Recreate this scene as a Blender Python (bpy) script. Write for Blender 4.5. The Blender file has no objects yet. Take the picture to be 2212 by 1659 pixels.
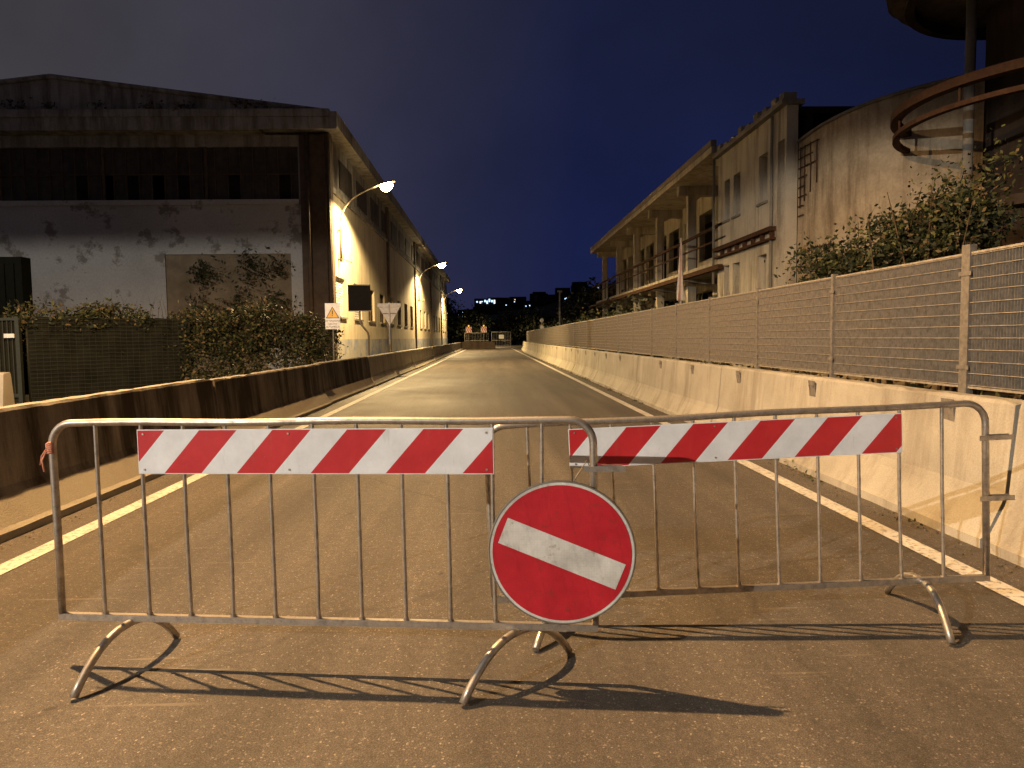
import bpy, math, random
import numpy as np
from mathutils import Vector, Matrix
random.seed(7); rng=np.random.default_rng(7)
scene=bpy.context.scene
scene.view_settings.view_transform='Standard'
scene.view_settings.look='None'
scene.view_settings.exposure=0
COL=scene.collection

# ---------------------------------------------------------------- materials
def newmat(name):
    m=bpy.data.materials.new(name); m.use_nodes=True
    nt=m.node_tree; b=nt.nodes['Principled BSDF']
    return m,nt,b
def N(nt,t,**k):
    n=nt.nodes.new(t)
    for a,v in k.items(): setattr(n,a,v)
    return n
def noise(nt,vec,scale,detail=4,rough=.6,sc=None):
    n=N(nt,'ShaderNodeTexNoise'); n.inputs['Scale'].default_value=scale
    n.inputs['Detail'].default_value=detail; n.inputs['Roughness'].default_value=rough
    if sc:
        mp=N(nt,'ShaderNodeMapping'); mp.inputs['Scale'].default_value=sc
        nt.links.new(vec,mp.inputs['Vector']); nt.links.new(mp.outputs[0],n.inputs['Vector'])
    else: nt.links.new(vec,n.inputs['Vector'])
    return n.outputs['Fac']
def ramp(nt,fac,stops):
    r=N(nt,'ShaderNodeValToRGB'); e=r.color_ramp.elements
    while len(e)<len(stops): e.new(.5)
    for i,(p,c) in enumerate(stops):
        e[i].position=p; e[i].color=(c[0],c[1],c[2],1) if hasattr(c,'__len__') else (c,c,c,1)
    nt.links.new(fac,r.inputs[0]); return r.outputs[0]
def mix(nt,fac,a,b,mode='MIX'):
    n=N(nt,'ShaderNodeMix',data_type='RGBA',blend_type=mode)
    for i,v in ((0,fac),(6,a),(7,b)):
        if isinstance(v,(int,float)): n.inputs[i].default_value=v
        elif isinstance(v,(tuple,list)): n.inputs[i].default_value=(v[0],v[1],v[2],1)
        else: nt.links.new(v,n.inputs[i])
    return n.outputs[2]
def coord(nt): return N(nt,'ShaderNodeTexCoord').outputs['Object']
def bump(nt,b,h,st,dist=.01):
    n=N(nt,'ShaderNodeBump'); n.inputs['Strength'].default_value=st; n.inputs['Distance'].default_value=dist
    nt.links.new(h,n.inputs['Height']); nt.links.new(n.outputs[0],b.inputs['Normal'])
def rough_mat(name,c1,c2,scale=3,rough=.85,stain=None,stain_amt=.6,streak=False,fine=60,bmp=.3,metal=0,srange=(.45,.7),bd=.01,spec=.25):
    m,nt,b=newmat(name); v=coord(nt)
    col=ramp(nt,noise(nt,v,scale,8,.65),[(.3,c1),(.7,c2)])
    f=noise(nt,v,fine,3,.6)
    col=mix(nt,.5,col,ramp(nt,f,[(.3,.72),(.7,1.15)]),'MULTIPLY')
    if stain:
        s=noise(nt,v,1.0,7,.7,(2.2,2.2,.28) if streak else (.7,.7,.7))
        sf=ramp(nt,s,[(srange[0],0),(srange[1],stain_amt)])
        col=mix(nt,sf,col,stain)
    nt.links.new(col,b.inputs['Base Color']); b.inputs['Roughness'].default_value=rough
    b.inputs['Metallic'].default_value=metal; b.inputs['Specular IOR Level'].default_value=spec
    if bmp: bump(nt,b,f,bmp,bd)
    return m
def plain(name,c,rough=.6,metal=0,emit=None,es=0,spec=.4):
    m,nt,b=newmat(name); v=coord(nt)
    col=ramp(nt,noise(nt,v,9,5,.6),[(.3,tuple(x*.8 for x in c)),(.7,tuple(min(1,x*1.1) for x in c))])
    nt.links.new(col,b.inputs['Base Color']); b.inputs['Roughness'].default_value=rough; b.inputs['Metallic'].default_value=metal
    b.inputs['Specular IOR Level'].default_value=spec
    if emit:
        b.inputs['Emission Color'].default_value=(*emit,1); b.inputs['Emission Strength'].default_value=es
    return m

def asphalt():
    m,nt,b=newmat('asphalt'); v=coord(nt)
    big=noise(nt,v,.35,6,.6)
    col=ramp(nt,big,[(.3,(.068,.057,.048)),(.7,(.098,.084,.070))])
    tr=noise(nt,v,1.0,6,.65,(1.6,.09,1))
    col=mix(nt,.85,col,ramp(nt,tr,[(.35,.68),(.5,1.0),(.68,1.45)]),'MULTIPLY')
    g=noise(nt,v,190,3,.85)
    col=mix(nt,1,col,ramp(nt,g,[(.34,.40),(.5,.92),(.60,1.4),(.70,3.0)]),'MULTIPLY')
    vo=N(nt,'ShaderNodeTexVoronoi'); vo.inputs['Scale'].default_value=125; nt.links.new(v,vo.inputs['Vector'])
    sp=ramp(nt,vo.outputs['Color'],[(.0,1),(.82,1),(.93,3.2)])
    col=mix(nt,.8,col,sp,'MULTIPLY')
    md=noise(nt,v,22,5,.7)
    col=mix(nt,.8,col,ramp(nt,md,[(.3,.72),(.7,1.25)]),'MULTIPLY')
    st=noise(nt,v,1.7,5,.6)
    col=mix(nt,ramp(nt,st,[(.62,0),(.76,.65)]),col,(.03,.026,.022))
    spt=noise(nt,v,7,3,.5)
    col=mix(nt,ramp(nt,spt,[(.72,0),(.75,.6)]),col,(.028,.022,.018))
    sc=noise(nt,v,1.0,3,.5,(1.1,26,1))
    scm=noise(nt,v,.8,3,.5)
    scf=mix(nt,1,ramp(nt,sc,[(.64,0),(.68,.8)]),ramp(nt,scm,[(.5,0),(.62,1)]),'MULTIPLY')
    col=mix(nt,scf,col,(.17,.145,.115))
    vc=N(nt,'ShaderNodeTexVoronoi',feature='DISTANCE_TO_EDGE'); vc.inputs['Scale'].default_value=.22
    wn=N(nt,'ShaderNodeTexNoise'); wn.inputs['Scale'].default_value=1.5; wn.inputs['Detail'].default_value=8; nt.links.new(v,wn.inputs['Vector'])
    wv=mix(nt,.35,v,wn.outputs['Color']); nt.links.new(wv,vc.inputs['Vector'])
    ck=ramp(nt,vc.outputs['Distance'],[(.0,.3),(.003,0)])
    col=mix(nt,ck,col,(.02,.018,.016))
    nt.links.new(col,b.inputs['Base Color'])
    nt.links.new(ramp(nt,big,[(.3,.62),(.7,.8)]),b.inputs['Roughness'])
    b.inputs['Specular IOR Level'].default_value=.35
    bump(nt,b,g,.6,.005); return m
M={}
M['asphalt']=asphalt()
def paint_mat():
    m,nt,b=newmat('road_paint'); v=coord(nt)
    n1=noise(nt,v,25,6,.75); n2=noise(nt,v,2,4,.6)
    col=ramp(nt,n2,[(.3,(.44,.41,.37)),(.7,(.62,.59,.53))])
    col=mix(nt,ramp(nt,n1,[(.50,0),(.64,.85)]),col,(.09,.08,.07))
    nt.links.new(col,b.inputs['Base Color']); b.inputs['Roughness'].default_value=.7; bump(nt,b,n1,.3,.004); return m
M['paint']=paint_mat()
M['soil']=rough_mat('soil',(.035,.03,.02),(.08,.07,.05),.6,.95,bmp=.6,fine=20)
M['conc_r']=rough_mat('concrete_light',(.29,.265,.215),(.43,.395,.325),1.2,.85,(.12,.09,.06),.7,True,80,.35,srange=(.5,.74))
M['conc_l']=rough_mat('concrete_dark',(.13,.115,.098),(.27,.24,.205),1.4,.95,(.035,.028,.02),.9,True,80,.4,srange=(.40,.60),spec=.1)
M['conc_lit']=rough_mat('concrete_lit',(.30,.27,.22),(.44,.40,.33),1.4,.9,(.12,.095,.065),.6,False,80,.4,srange=(.45,.7),spec=.1)  # lamplight put into the colour: lighter copy for slopes and top
M['rust']=rough_mat('rust',(.045,.024,.015),(.095,.048,.027),12,.9,(.02,.012,.008),.6,spec=.1)
M['plaster_r']=rough_mat('plaster_beige',(.31,.275,.215),(.46,.41,.325),.8,.9,(.12,.09,.06),.8,True,30,.3,srange=(.46,.70))
M['plaster_b']=rough_mat('plaster_grey_beige',(.38,.345,.28),(.54,.495,.41),.8,.9,(.14,.11,.075),.8,True,30,.3,srange=(.48,.68))
M['plaster_c']=rough_mat('plaster_rough',(.30,.25,.18),(.47,.395,.29),1.5,.95,(.11,.075,.045),.85,True,14,.7,srange=(.46,.7),bd=.03)
M['plaster_l']=rough_mat('plaster_cream',(.42,.37,.27),(.56,.50,.38),.5,.9,(.24,.18,.11),.7,True,20,.2,srange=(.48,.72))
M['plaster_f']=rough_mat('plaster_peeling',(.36,.355,.345),(.50,.495,.485),.35,.9,(.17,.155,.135),.85,False,10,.3,srange=(.54,.60))
M['cornice']=rough_mat('stained_cornice',(.22,.21,.195),(.35,.335,.31),.8,.9,(.10,.085,.07),.8,True,10,.3,srange=(.44,.62))
M['brick']=rough_mat('tan_infill',(.18,.14,.09),(.28,.22,.15),2,.9,(.09,.07,.045),.6)
M['roof']=rough_mat('roof_concrete',(.16,.15,.13),(.26,.245,.22),1,.9,(.07,.06,.05),.6,True)
M['dado']=rough_mat('dado_blue_grey',(.24,.25,.27),(.42,.39,.33),.9,.9,(.08,.14,.32),.7,False,20,.2,srange=(.48,.6))
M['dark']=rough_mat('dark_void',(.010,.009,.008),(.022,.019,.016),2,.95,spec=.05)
M['darkwin']=rough_mat('dirty_window',(.04,.034,.028),(.085,.07,.055),3,.7,(.02,.016,.012),.8,True)
M['pil']=rough_mat('brown_pilaster',(.07,.048,.032),(.115,.08,.055),3,.85)
M['shutter']=plain('white_shutter',(.62,.62,.60),.6)
M['bulk']=rough_mat('dark_concrete',(.03,.022,.018),(.065,.05,.04),1,.95,(.015,.01,.008),.7,True,spec=.1)
M['slab']=rough_mat('weathered_slab',(.07,.06,.05),(.15,.13,.11),2,.95,(.03,.022,.016),.8,False,spec=.1)
def galv(name,c,rough=.38,metal=.85):
    m,nt,b=newmat(name); v=coord(nt)
    n1=noise(nt,v,18,6,.7); n2=noise(nt,v,120,3,.7)
    col=ramp(nt,n1,[(.3,tuple(x*.55 for x in c)),(.55,c),(.75,tuple(min(1,x*1.2) for x in c))])
    col=mix(nt,ramp(nt,n2,[(.60,0),(.74,.7)]),col,(.12,.07,.04))
    nt.links.new(col,b.inputs['Base Color']); b.inputs['Metallic'].default_value=metal
    nt.links.new(ramp(nt,n1,[(.3,rough+.2),(.7,rough)]),b.inputs['Roughness']); bump(nt,b,n2,.15,.002); return m
M['galv']=galv('galvanised_tube',(.46,.41,.35),.36)
M['fence']=galv('galvanised_grating',(.24,.205,.16),.7,.1)
M['fencerod']=galv('galvanised_rod',(.38,.33,.26),.5,.2)
M['post']=galv('galvanised_post',(.22,.195,.165),.55,.3)
M['pole']=plain('pole_paint',(.20,.175,.14),.6,.3)
M['black']=plain('black_board',(.012,.012,.012),.9,spec=.05)
M['jet']=plain('container_paint',(.0045,.0055,.0055),1,spec=.0)
M['signback']=plain('sign_back_grey',(.34,.34,.34),.55,.3)
M['platec']=plain('bare_sign_plate',(.62,.61,.58),.6,0)
M['white']=plain('sign_white',(.78,.78,.76),.45)
M['yellow']=plain('sign_yellow',(.75,.42,.03),.45)
M['ink']=plain('sign_ink',(.015,.015,.02),.5)
M['redflat']=plain('sign_red_flat',(.55,.02,.02),.45)
M['greennet']=rough_mat('green_net',(.012,.0125,.009),(.024,.024,.017),2,.95,spec=.03,fine=200)
M['wire']=plain('green_wire',(.035,.04,.03),.6,.2)
M['flag']=plain('flag_cloth',(.36,.20,.18),.9)
M['flagw']=plain('flag_cloth_white',(.50,.48,.44),.9)
M['bulb']=plain('lamp_bulb',(.9,.8,.6),.4,0,(1,.76,.40),160)
M['bulbw']=plain('lamp_bulb_white',(.9,.9,.85),.4,0,(1,.86,.65),40)
M['citylight']=plain('city_window',(.5,.5,.5),.5,0,(.50,.72,1),2.2)
M['citywarm']=plain('city_window_warm',(.5,.5,.5),.5,0,(1,.6,.25),1.5)
M['amber']=plain('amber_beacon',(.6,.3,.02),.4,0,(1,.45,.05),1.5)
M['hill']=rough_mat('hill_scrub',(.008,.011,.006),(.028,.032,.018),.05,1,bmp=0,fine=.4)
M['bark']=rough_mat('bark',(.05,.035,.02),(.10,.07,.045),8,.95)
M['reflector']=plain('reflector',(.8,.75,.65),.3)
M['string']=plain('orange_string',(.65,.28,.18),.8)
def leafmat(name,c):
    m,nt,b=newmat(name); v=coord(nt)
    col=ramp(nt,noise(nt,v,5,4,.6),[(.3,tuple(x*.6 for x in c)),(.7,tuple(x*1.3 for x in c))])
    nt.links.new(col,b.inputs['Base Color']); b.inputs['Roughness'].default_value=.6
    b.inputs['Specular IOR Level'].default_value=.25
    return m
M['leaf1']=leafmat('leaf_green',(.075,.080,.026)); M['leaf2']=leafmat('leaf_dark',(.026,.032,.014)); M['leaf3']=leafmat('leaf_dry',(.14,.10,.05))
M['leafd']=leafmat('leaf_blackish',(.012,.015,.008))  # near-black foliage colour for the distant trees
M['straw']=leafmat('straw',(.24,.19,.10))

def stripe_mat():
    m,nt,b=newmat('red_white_sheet'); v=coord(nt)
    uv=N(nt,'ShaderNodeUVMap').outputs[0]
    s=N(nt,'ShaderNodeSeparateXYZ'); nt.links.new(uv,s.inputs[0])
    def mth(op,a,bb=None):
        n=N(nt,'ShaderNodeMath',operation=op)
        for i,x in enumerate((a,bb)):
            if x is None: continue
            if isinstance(x,(int,float)): n.inputs[i].default_value=x
            else: nt.links.new(x,n.inputs[i])
        return n.outputs[0]
    t=mth('SUBTRACT',s.outputs[0],mth('MULTIPLY',s.outputs[1],.86))
    t=mth('ADD',t,-.118+.335*3)
    t=mth('FRACT',mth('DIVIDE',t,.335))
    f=mth('LESS_THAN',t,.515)
    n1=noise(nt,v,6,6,.7); n2=noise(nt,v,1,6,.7,(40,40,6))
    white=ramp(nt,n1,[(.3,(.62,.62,.62)),(.7,(.80,.80,.80))])
    red=ramp(nt,n1,[(.3,(.42,.016,.022)),(.7,(.56,.028,.032))])
    col=mix(nt,f,white,red)
    col=mix(nt,ramp(nt,n2,[(.58,0),(.8,.35)]),col,(.2,.15,.1))
    n3=noise(nt,v,30,6,.8)
    col=mix(nt,ramp(nt,n3,[(.66,0),(.70,.6)]),col,(.25,.2,.16))
    nt.links.new(col,b.inputs['Base Color']); b.inputs['Roughness'].default_value=.38; return m
M['stripe']=stripe_mat()
def signred(name,c1,c2,d):
    m,nt,b=newmat(name); v=coord(nt)
    n1=noise(nt,v,7,7,.7); n2=noise(nt,v,16,8,.8)
    col=ramp(nt,n1,[(.3,c1),(.7,c2)])
    col=mix(nt,ramp(nt,n2,[(.58,0),(.66,.8)]),col,d)
    n4=noise(nt,v,1,5,.7,(60,60,12))
    col=mix(nt,ramp(nt,n4,[(.62,0),(.72,.5)]),col,d)
    vo=N(nt,'ShaderNodeTexVoronoi',feature='DISTANCE_TO_EDGE'); vo.inputs['Scale'].default_value=90; vo.inputs['Randomness'].default_value=.1
    nt.links.new(v,vo.inputs['Vector'])
    col=mix(nt,.3,col,ramp(nt,vo.outputs['Distance'],[(.0,.6),(.08,1)]),'MULTIPLY')
    nt.links.new(col,b.inputs['Base Color']); b.inputs['Roughness'].default_value=.42
    bump(nt,b,n1,.2,.01); return m
M['nored']=signred('no_entry_red',(.38,.008,.018),(.54,.018,.030),(.22,.03,.02))
M['nowhite']=signred('no_entry_white',(.40,.38,.34),(.74,.72,.66),(.26,.22,.17))

# ---------------------------------------------------------------- mesh builder
class B:
    def __init__(s): s.v=[];s.f=[];s.m=[];s.sm=[];s.uv={};s.mats=[];s.M=Matrix.Identity(4)
    def mi(s,k):
        if k not in s.mats: s.mats.append(k)
        return s.mats.index(k)
    def av(s,p): s.v.append(tuple(s.M@Vector(p))); return len(s.v)-1
    def face(s,pts,k,smooth=False,uv=None):
        ids=[s.av(p) for p in pts]; s.f.append(ids); s.m.append(s.mi(k)); s.sm.append(smooth)
        if uv: s.uv[len(s.f)-1]=uv
    def box(s,x0,x1,y0,y1,z0,z1,k):
        P=[(x0,y0,z0),(x1,y0,z0),(x1,y1,z0),(x0,y1,z0),(x0,y0,z1),(x1,y0,z1),(x1,y1,z1),(x0,y1,z1)]
        b=len(s.v)
        for p in P: s.av(p)
        for q in ((0,3,2,1),(4,5,6,7),(0,1,5,4),(1,2,6,5),(2,3,7,6),(3,0,4,7)):
            s.f.append([b+i for i in q]); s.m.append(s.mi(k)); s.sm.append(False)
    def tube(s,pts,r,k,seg=8,caps=True):
        pts=[Vector(p) for p in pts]; n=len(pts); rings=[]
        up=None
        for i,p in enumerate(pts):
            t=(pts[min(i+1,n-1)]-pts[max(i-1,0)]).normalized()
            if up is None:
                a=Vector((0,0,1)) if abs(t.z)<.9 else Vector((0,1,0))
                u=t.cross(a).normalized()
            else:
                u=(up-t*up.dot(t)).normalized()
            up=u; w=t.cross(u)
            rr=r[i] if hasattr(r,'__len__') else r
            rings.append([s.av(p+(u*math.cos(2*math.pi*j/seg)+w*math.sin(2*math.pi*j/seg))*rr) for j in range(seg)])
        mi=s.mi(k)
        for i in range(n-1):
            for j in range(seg):
                s.f.append([rings[i][j],rings[i][(j+1)%seg],rings[i+1][(j+1)%seg],rings[i+1][j]]); s.m.append(mi); s.sm.append(True)
        if caps:
            s.f.append(rings[0][::-1]); s.m.append(mi); s.sm.append(False)
            s.f.append(rings[-1][:]); s.m.append(mi); s.sm.append(False)
    def cyl(s,c,r,z0,z1,k,seg=32,arc=None):
        s.tube([(c[0],c[1],z0),(c[0],c[1],z1)],r,k,seg)
    def finish(s,name,parent=None,recalc=True):
        me=bpy.data.meshes.new(name); me.from_pydata(s.v,[],s.f)
        for k in s.mats: me.materials.append(M[k])
        me.polygons.foreach_set('material_index',s.m); me.polygons.foreach_set('use_smooth',s.sm)
        if s.uv:
            ul=me.uv_layers.new(name='UVMap')
            for fi,uv in s.uv.items():
                for li,c in zip(me.polygons[fi].loop_indices,uv): ul.data[li].uv=c
        me.update()
        if recalc:
            import bmesh
            bm=bmesh.new(); bm.from_mesh(me); bmesh.ops.recalc_face_normals(bm,faces=bm.faces); bm.to_mesh(me); bm.free()
        o=bpy.data.objects.new(name,me); COL.objects.link(o)
        if parent: o.parent=parent
        return o
def empty(name):
    e=bpy.data.objects.new(name,None); COL.objects.link(e); return e

def wall(b,o,d,nin,L,z0,z1,th,ops,k):
    us=sorted({0,L,*[q for a in ops for q in a[:2]]}); zs=sorted({z0,z1,*[q for a in ops for q in a[2:]]})
    P=lambda u,z,w:(o[0]+d[0]*u+nin[0]*w,o[1]+d[1]*u+nin[1]*w,z)
    def isop(u,z): return any(a[0]<u<a[1] and a[2]<z<a[3] for a in ops)
    solid={}
    for i in range(len(us)-1):
        for j in range(len(zs)-1):
            solid[i,j]=not isop((us[i]+us[i+1])/2,(zs[j]+zs[j+1])/2)
    for (i,j),sd in solid.items():
        if not sd: continue
        u0,u1,a,c=us[i],us[i+1],zs[j],zs[j+1]
        for w in (0,th): b.face([P(u0,a,w),P(u1,a,w),P(u1,c,w),P(u0,c,w)],k)
        if not solid.get((i-1,j),False): b.face([P(u0,a,0),P(u0,c,0),P(u0,c,th),P(u0,a,th)],k)
        if not solid.get((i+1,j),False): b.face([P(u1,a,0),P(u1,c,0),P(u1,c,th),P(u1,a,th)],k)
        if not solid.get((i,j-1),False): b.face([P(u0,a,0),P(u1,a,0),P(u1,a,th),P(u0,a,th)],k)
        if not solid.get((i,j+1),False): b.face([P(u0,c,0),P(u1,c,0),P(u1,c,th),P(u0,c,th)],k)

def leaves(name,pts,size,mats,weights,parent=None,droop=0.3):
    n=len(pts); pts=np.asarray(pts,float)
    a=rng.normal(size=(n,3)); a[:,2]*=.8; a/=np.linalg.norm(a,axis=1)[:,None]
    c=rng.normal(size=(n,3)); c-= (c*a).sum(1)[:,None]*a; c/=np.linalg.norm(c,axis=1)[:,None]
    s=(size*rng.uniform(.6,1.4,n))[:,None]
    V=np.stack([pts-a*s,pts+c*s*.5,pts+a*s,pts-c*s*.5],1).reshape(-1,3)
    F=np.arange(4*n).reshape(-1,4)
    me=bpy.data.meshes.new(name); me.from_pydata(V.tolist(),[],F.tolist())
    for k in mats: me.materials.append(M[k])
    me.polygons.foreach_set('material_index',rng.choice(len(mats),n,p=weights).astype(np.int32)); me.update()
    o=bpy.data.objects.new(name,me); COL.objects.link(o)
    if parent: o.parent=parent
    return o
def clumps(centres,n_each,sig):
    out=[]
    for c in centres:
        sg=np.array(sig)*rng.uniform(.6,1.4)
        out.append(np.array(c)+rng.normal(size=(n_each,3))*sg)
    o=np.concatenate(out); return o[o[:,2]>.02]

# ---------------------------------------------------------------- ground & road
b=B(); b.face([(-900,-300,0),(900,-300,0),(900,1500,0),(-900,1500,0)],'soil'); b.finish('ground')
b=B()
b.face([(-3.95,-40,.004),(3.65,-40,.004),(3.65,160,.004),(-3.95,160,.004)],'asphalt')
b.face([(-30,-40,.0035),(-3.95,-40,.0035),(-3.95,16,.0035),(-30,16,.0035)],'asphalt')
b.face([(-7.6,16,.0035),(-3.95,16,.0035),(-3.95,150,.0035),(-7.6,150,.0035)],'asphalt')
b.finish('road')
b=B()
for x in (-3.20,2.90):
    b.face([(x-.075,-20,.009),(x+.075,-20,.009),(x+.075,100,.009),(x-.075,100,.009)],'paint')
b.finish('road_marking')

# ---------------------------------------------------------------- jersey barriers
PROF=[(-.30,0),(-.30,.07),(-.27,.10),(-.16,.31),(-.135,.38),(-.085,.975),(-.065,1.0),(.065,1.0),(.085,.975),(.135,.38),(.16,.31),(.27,.10),(.30,.07),(.30,0)]
def jersey(p0,p1,h,k,name='concrete_barrier',plates=()):
    b=B(); p0=Vector(p0);p1=Vector(p1);L=(p1-p0).length;d=(p1-p0)/L
    nx=Vector((d.y,-d.x))
    n=max(2,int(L/.15)); rows=[]
    for i in range(n+1):
        t=i/n; e=min(t,1-t)*L
        row=[]
        for (a,z) in PROF:
            j=.003
            ch=0
            if z>.9: j=.004; 
            if z>.9 and random.random()<.05: ch=.016
            if e<.02 and random.random()<.4: ch=.02
            q=p0+d*(L*t)+nx*(a*(1-ch*2)+random.uniform(-j,j))
            row.append(b.av((q.x,q.y,z*h-ch*(z>.5)+random.uniform(-j,j)*(z>.02))))
        rows.append(row)
    mi=b.mi(k); mb=b.mi('conc_lit') if k=='conc_l' else mi
    for i in range(n):
        for j in range(len(PROF)-1):
            b.f.append([rows[i][j],rows[i][j+1],rows[i+1][j+1],rows[i+1][j]]);b.m.append(mb if (j<3 or j>9 or j==6) else mi);b.sm.append(False)  # on dark barriers, slopes and top get the painted lamp-lit tone
    for r in (rows[0],rows[-1]): b.f.append(list(r));b.m.append(mi);b.sm.append(False)
    for y in plates:
        x=p0.x-.085*1.0
        b.M=Matrix.Translation((x,y,.88*h))@Matrix.Rotation(math.radians(-6 if nx.x>0 else 6),4,'Y')
        b.box(-.022,-.012,-.07,.07,-.085,.085,'post')
        for dy in (-.04,.04):
            b.tube([(-.022,dy,.03),(-.034,dy,.03)],.012,'post',6)
        b.M=Matrix.Identity(4)
    return b.finish(name)
y=-1.5
while y<92:
    pl=[5.3+2.3*k for k in range(30) if y+.1<5.3+2.3*k<y+5.9]
    dx=lambda yy:0 if yy<60 else (yy-60)**2*.0007
    jersey((3.60+dx(y),y+.012+random.uniform(-.0,.02)),(3.60+dx(y+6.1)+random.uniform(-.01,.01),y+6.09),1.0,'conc_r',plates=pl)
    y+=6.1
y=-8.4
while y<92:
    w=random.uniform(-.03,.03)
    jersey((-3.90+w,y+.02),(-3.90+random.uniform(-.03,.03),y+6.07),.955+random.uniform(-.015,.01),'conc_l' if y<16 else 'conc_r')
    y+=6.1
jersey((-13.5,14.0),(-8.9,13.3),.95,'conc_r')

# ---------------------------------------------------------------- right grating fence
FX=4.35
b=B()
py=[6.35+2.52*k for k in range(-3,32)]
for i,yy in enumerate(py[:-1]):
    y0,y1=yy+.05,py[i+1]-.05
    lean=random.uniform(-.01,.01)
    far=yy>45
    step=1 if not far else 2
    n=int((y1-y0)/.036)
    for j in range(0,n+1,step):
        q=y0+j*(y1-y0)/n
        b.box(FX-.0125+lean,FX+.0125+lean,q-.0012*step,q+.0012*step,.98,2.17,'fence')
    for j in range(12):
        z=.99+j*.1065
        b.tube([(FX-.014+lean,y0,z),(FX-.014+lean,y1,z)],.0038 if not far else .005,'fencerod',5,False)
    b.box(FX-.015+lean,FX+.015+lean,y0-.003,y1+.003,2.171,2.19,'fencerod')
    b.box(FX-.015+lean,FX+.015+lean,y0-.003,y1+.003,.96,.979,'fencerod')
for i,yy in enumerate(py):
    w=.055 if abs(yy-6.35)<.1 else .028
    b.box(FX-.035,FX+.03,yy-w,yy+w,.01,2.22 if w<.04 else 2.26,'post')
    for z in (1.15,2.0): b.box(FX-.042,FX-.036,yy-w-.03,yy+w+.03,z-.02,z+.02,'post')
b.finish('steel_grating_fence',recalc=False)

# ---------------------------------------------------------------- crowd barricades
def barricade(pl,pr,legs,hooks,board=True,string=False):
    root=empty('crowd_control_barrier')
    Lv=Vector(pr)-Vector(pl); L=Lv.length; X=Lv.normalized(); Y=Vector((0,0,1)).cross(X).normalized(); Z=X.cross(Y)
    Mx=Matrix.Translation(pl)@Matrix((X,Y,Z)).transposed().to_4x4()
    b=B(); b.M=Mx
    H=.875; r=.0165; c=.10
    pts=[(0,0,0),(0.002,0,(H-c)*.5),(0,0,H-c)]
    for i in range(1,9):
        a=math.pi/2*i/8; pts.append((c-c*math.cos(a),0,H-c+c*math.sin(a)))
    nseg=12
    for i in range(1,nseg): pts.append((c+(L-2*c)*i/nseg,.003*math.sin(i*1.3),H+.003*math.sin(i*1.1)))
    for i in range(0,9):
        a=math.pi/2*i/8; pts.append((L-c+c*math.sin(a),0,H-c+c*math.cos(a)))
    pts+= [(L,0,0)]
    b.tube(pts,r,'galv',12)
    b.finish('frame',root)
    b=B(); b.M=Mx
    b.box(-.012,L+.012,-.012,.012,-.028,.002,'galv'); b.finish('bottom_rail',root)
    b=B(); b.M=Mx
    xs=[.21]+[.425+(L-.85)*i/8 for i in range(9)]+[L-.215]
    for x in xs:
        dx=random.uniform(-.005,.005)
        b.tube([(x,0,.0),(x+dx*.7,0,.2),(x+dx,random.uniform(-.004,.004),.45),(x,0,H-.008)],.0088,'galv',8,False)
        b.tube([(x,0,.002),(x,0,.010)],.014,'galv',8,False)
    b.finish('bars',root)
    b=B(); b.M=Mx
    x0,x1=xs[1]-.010,xs[9]+.006
    z0,z1=H-.228,H-.030
    b.box(x0,x1,-.0135,-.0105,z0,z1,'white')
    y=-.0155
    b.face([(x0+.004,y,z0+.004),(x1-.004,y,z0+.004),(x1-.004,y,z1-.004),(x0+.004,y,z1-.004)],'stripe',uv=[(0,0),(x1-x0,0),(x1-x0,z1-z0),(0,z1-z0)])
    for xx in (x0+.03,(x0+x1)/2-.1,x1-.03):
        for zz in (z0+.02,z1-.02):
            b.tube([(xx,-.0155,zz),(xx,-.019,zz)],.005,'galv',6)
    b.finish('striped_board',root,recalc=False)
    b=B(); b.M=Mx
    for (side,z) in hooks:
        x=L
        b.box(x-.04,x+.13,-.022,-.017,z-.012,z+.012,'galv')
        b.box(x+.03,x+.12,.004,.009,z-.010,z+.014,'galv')
        b.box(x+.018,x+.03,-.017,.009,z-.012,z+.014,'galv')
    if string:
        for i in range(6):
            b.tube([(-.018,-.016,.74+i*.008),(0,-.022,.745+i*.009),(.018,-.012,.742+i*.008)],.004,'string',5)
        b.tube([(-.015,-.02,.75),(-.03,-.03,.71),(-.022,-.03,.66)],.004,'string',5)
        b.tube([(-.015,-.02,.76),(-.035,-.025,.73),(-.04,-.03,.69)],.003,'string',5)
    b.finish('hooks',root)
    for (F,A,K,h) in legs:
        b=B(); pts=[]
        F=Vector(F);A=Vector(A);K=Vector(K)
        for i in range(19):
            s=-1+2*i/18
            p=A.lerp(F,-s) if s<0 else A.lerp(K,s)
            pts.append((p.x,p.y,.018+(h-.018)*(1-abs(s)**2.3)))
        b.tube(pts,.0175,'galv',10)
        b.finish('foot',root)
    return root
barricade((-1.976,3.229,.237),(.428,2.926,.25),
   [((-1.73,2.87),(-1.645,3.175),(-1.57,3.46),.205),((-.13,2.735),(.106,2.966),(.345,3.19),.212)],[(1,.67)],string=True)
barricade((.0,3.537,.150),(2.488,3.434,.245),
   [((.19,3.21),(.34,3.52),(.50,3.84),.138),((2.135,3.16),(2.17,3.45),(2.215,3.84),.215)],[(1,.70),(1,.395)])

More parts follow.
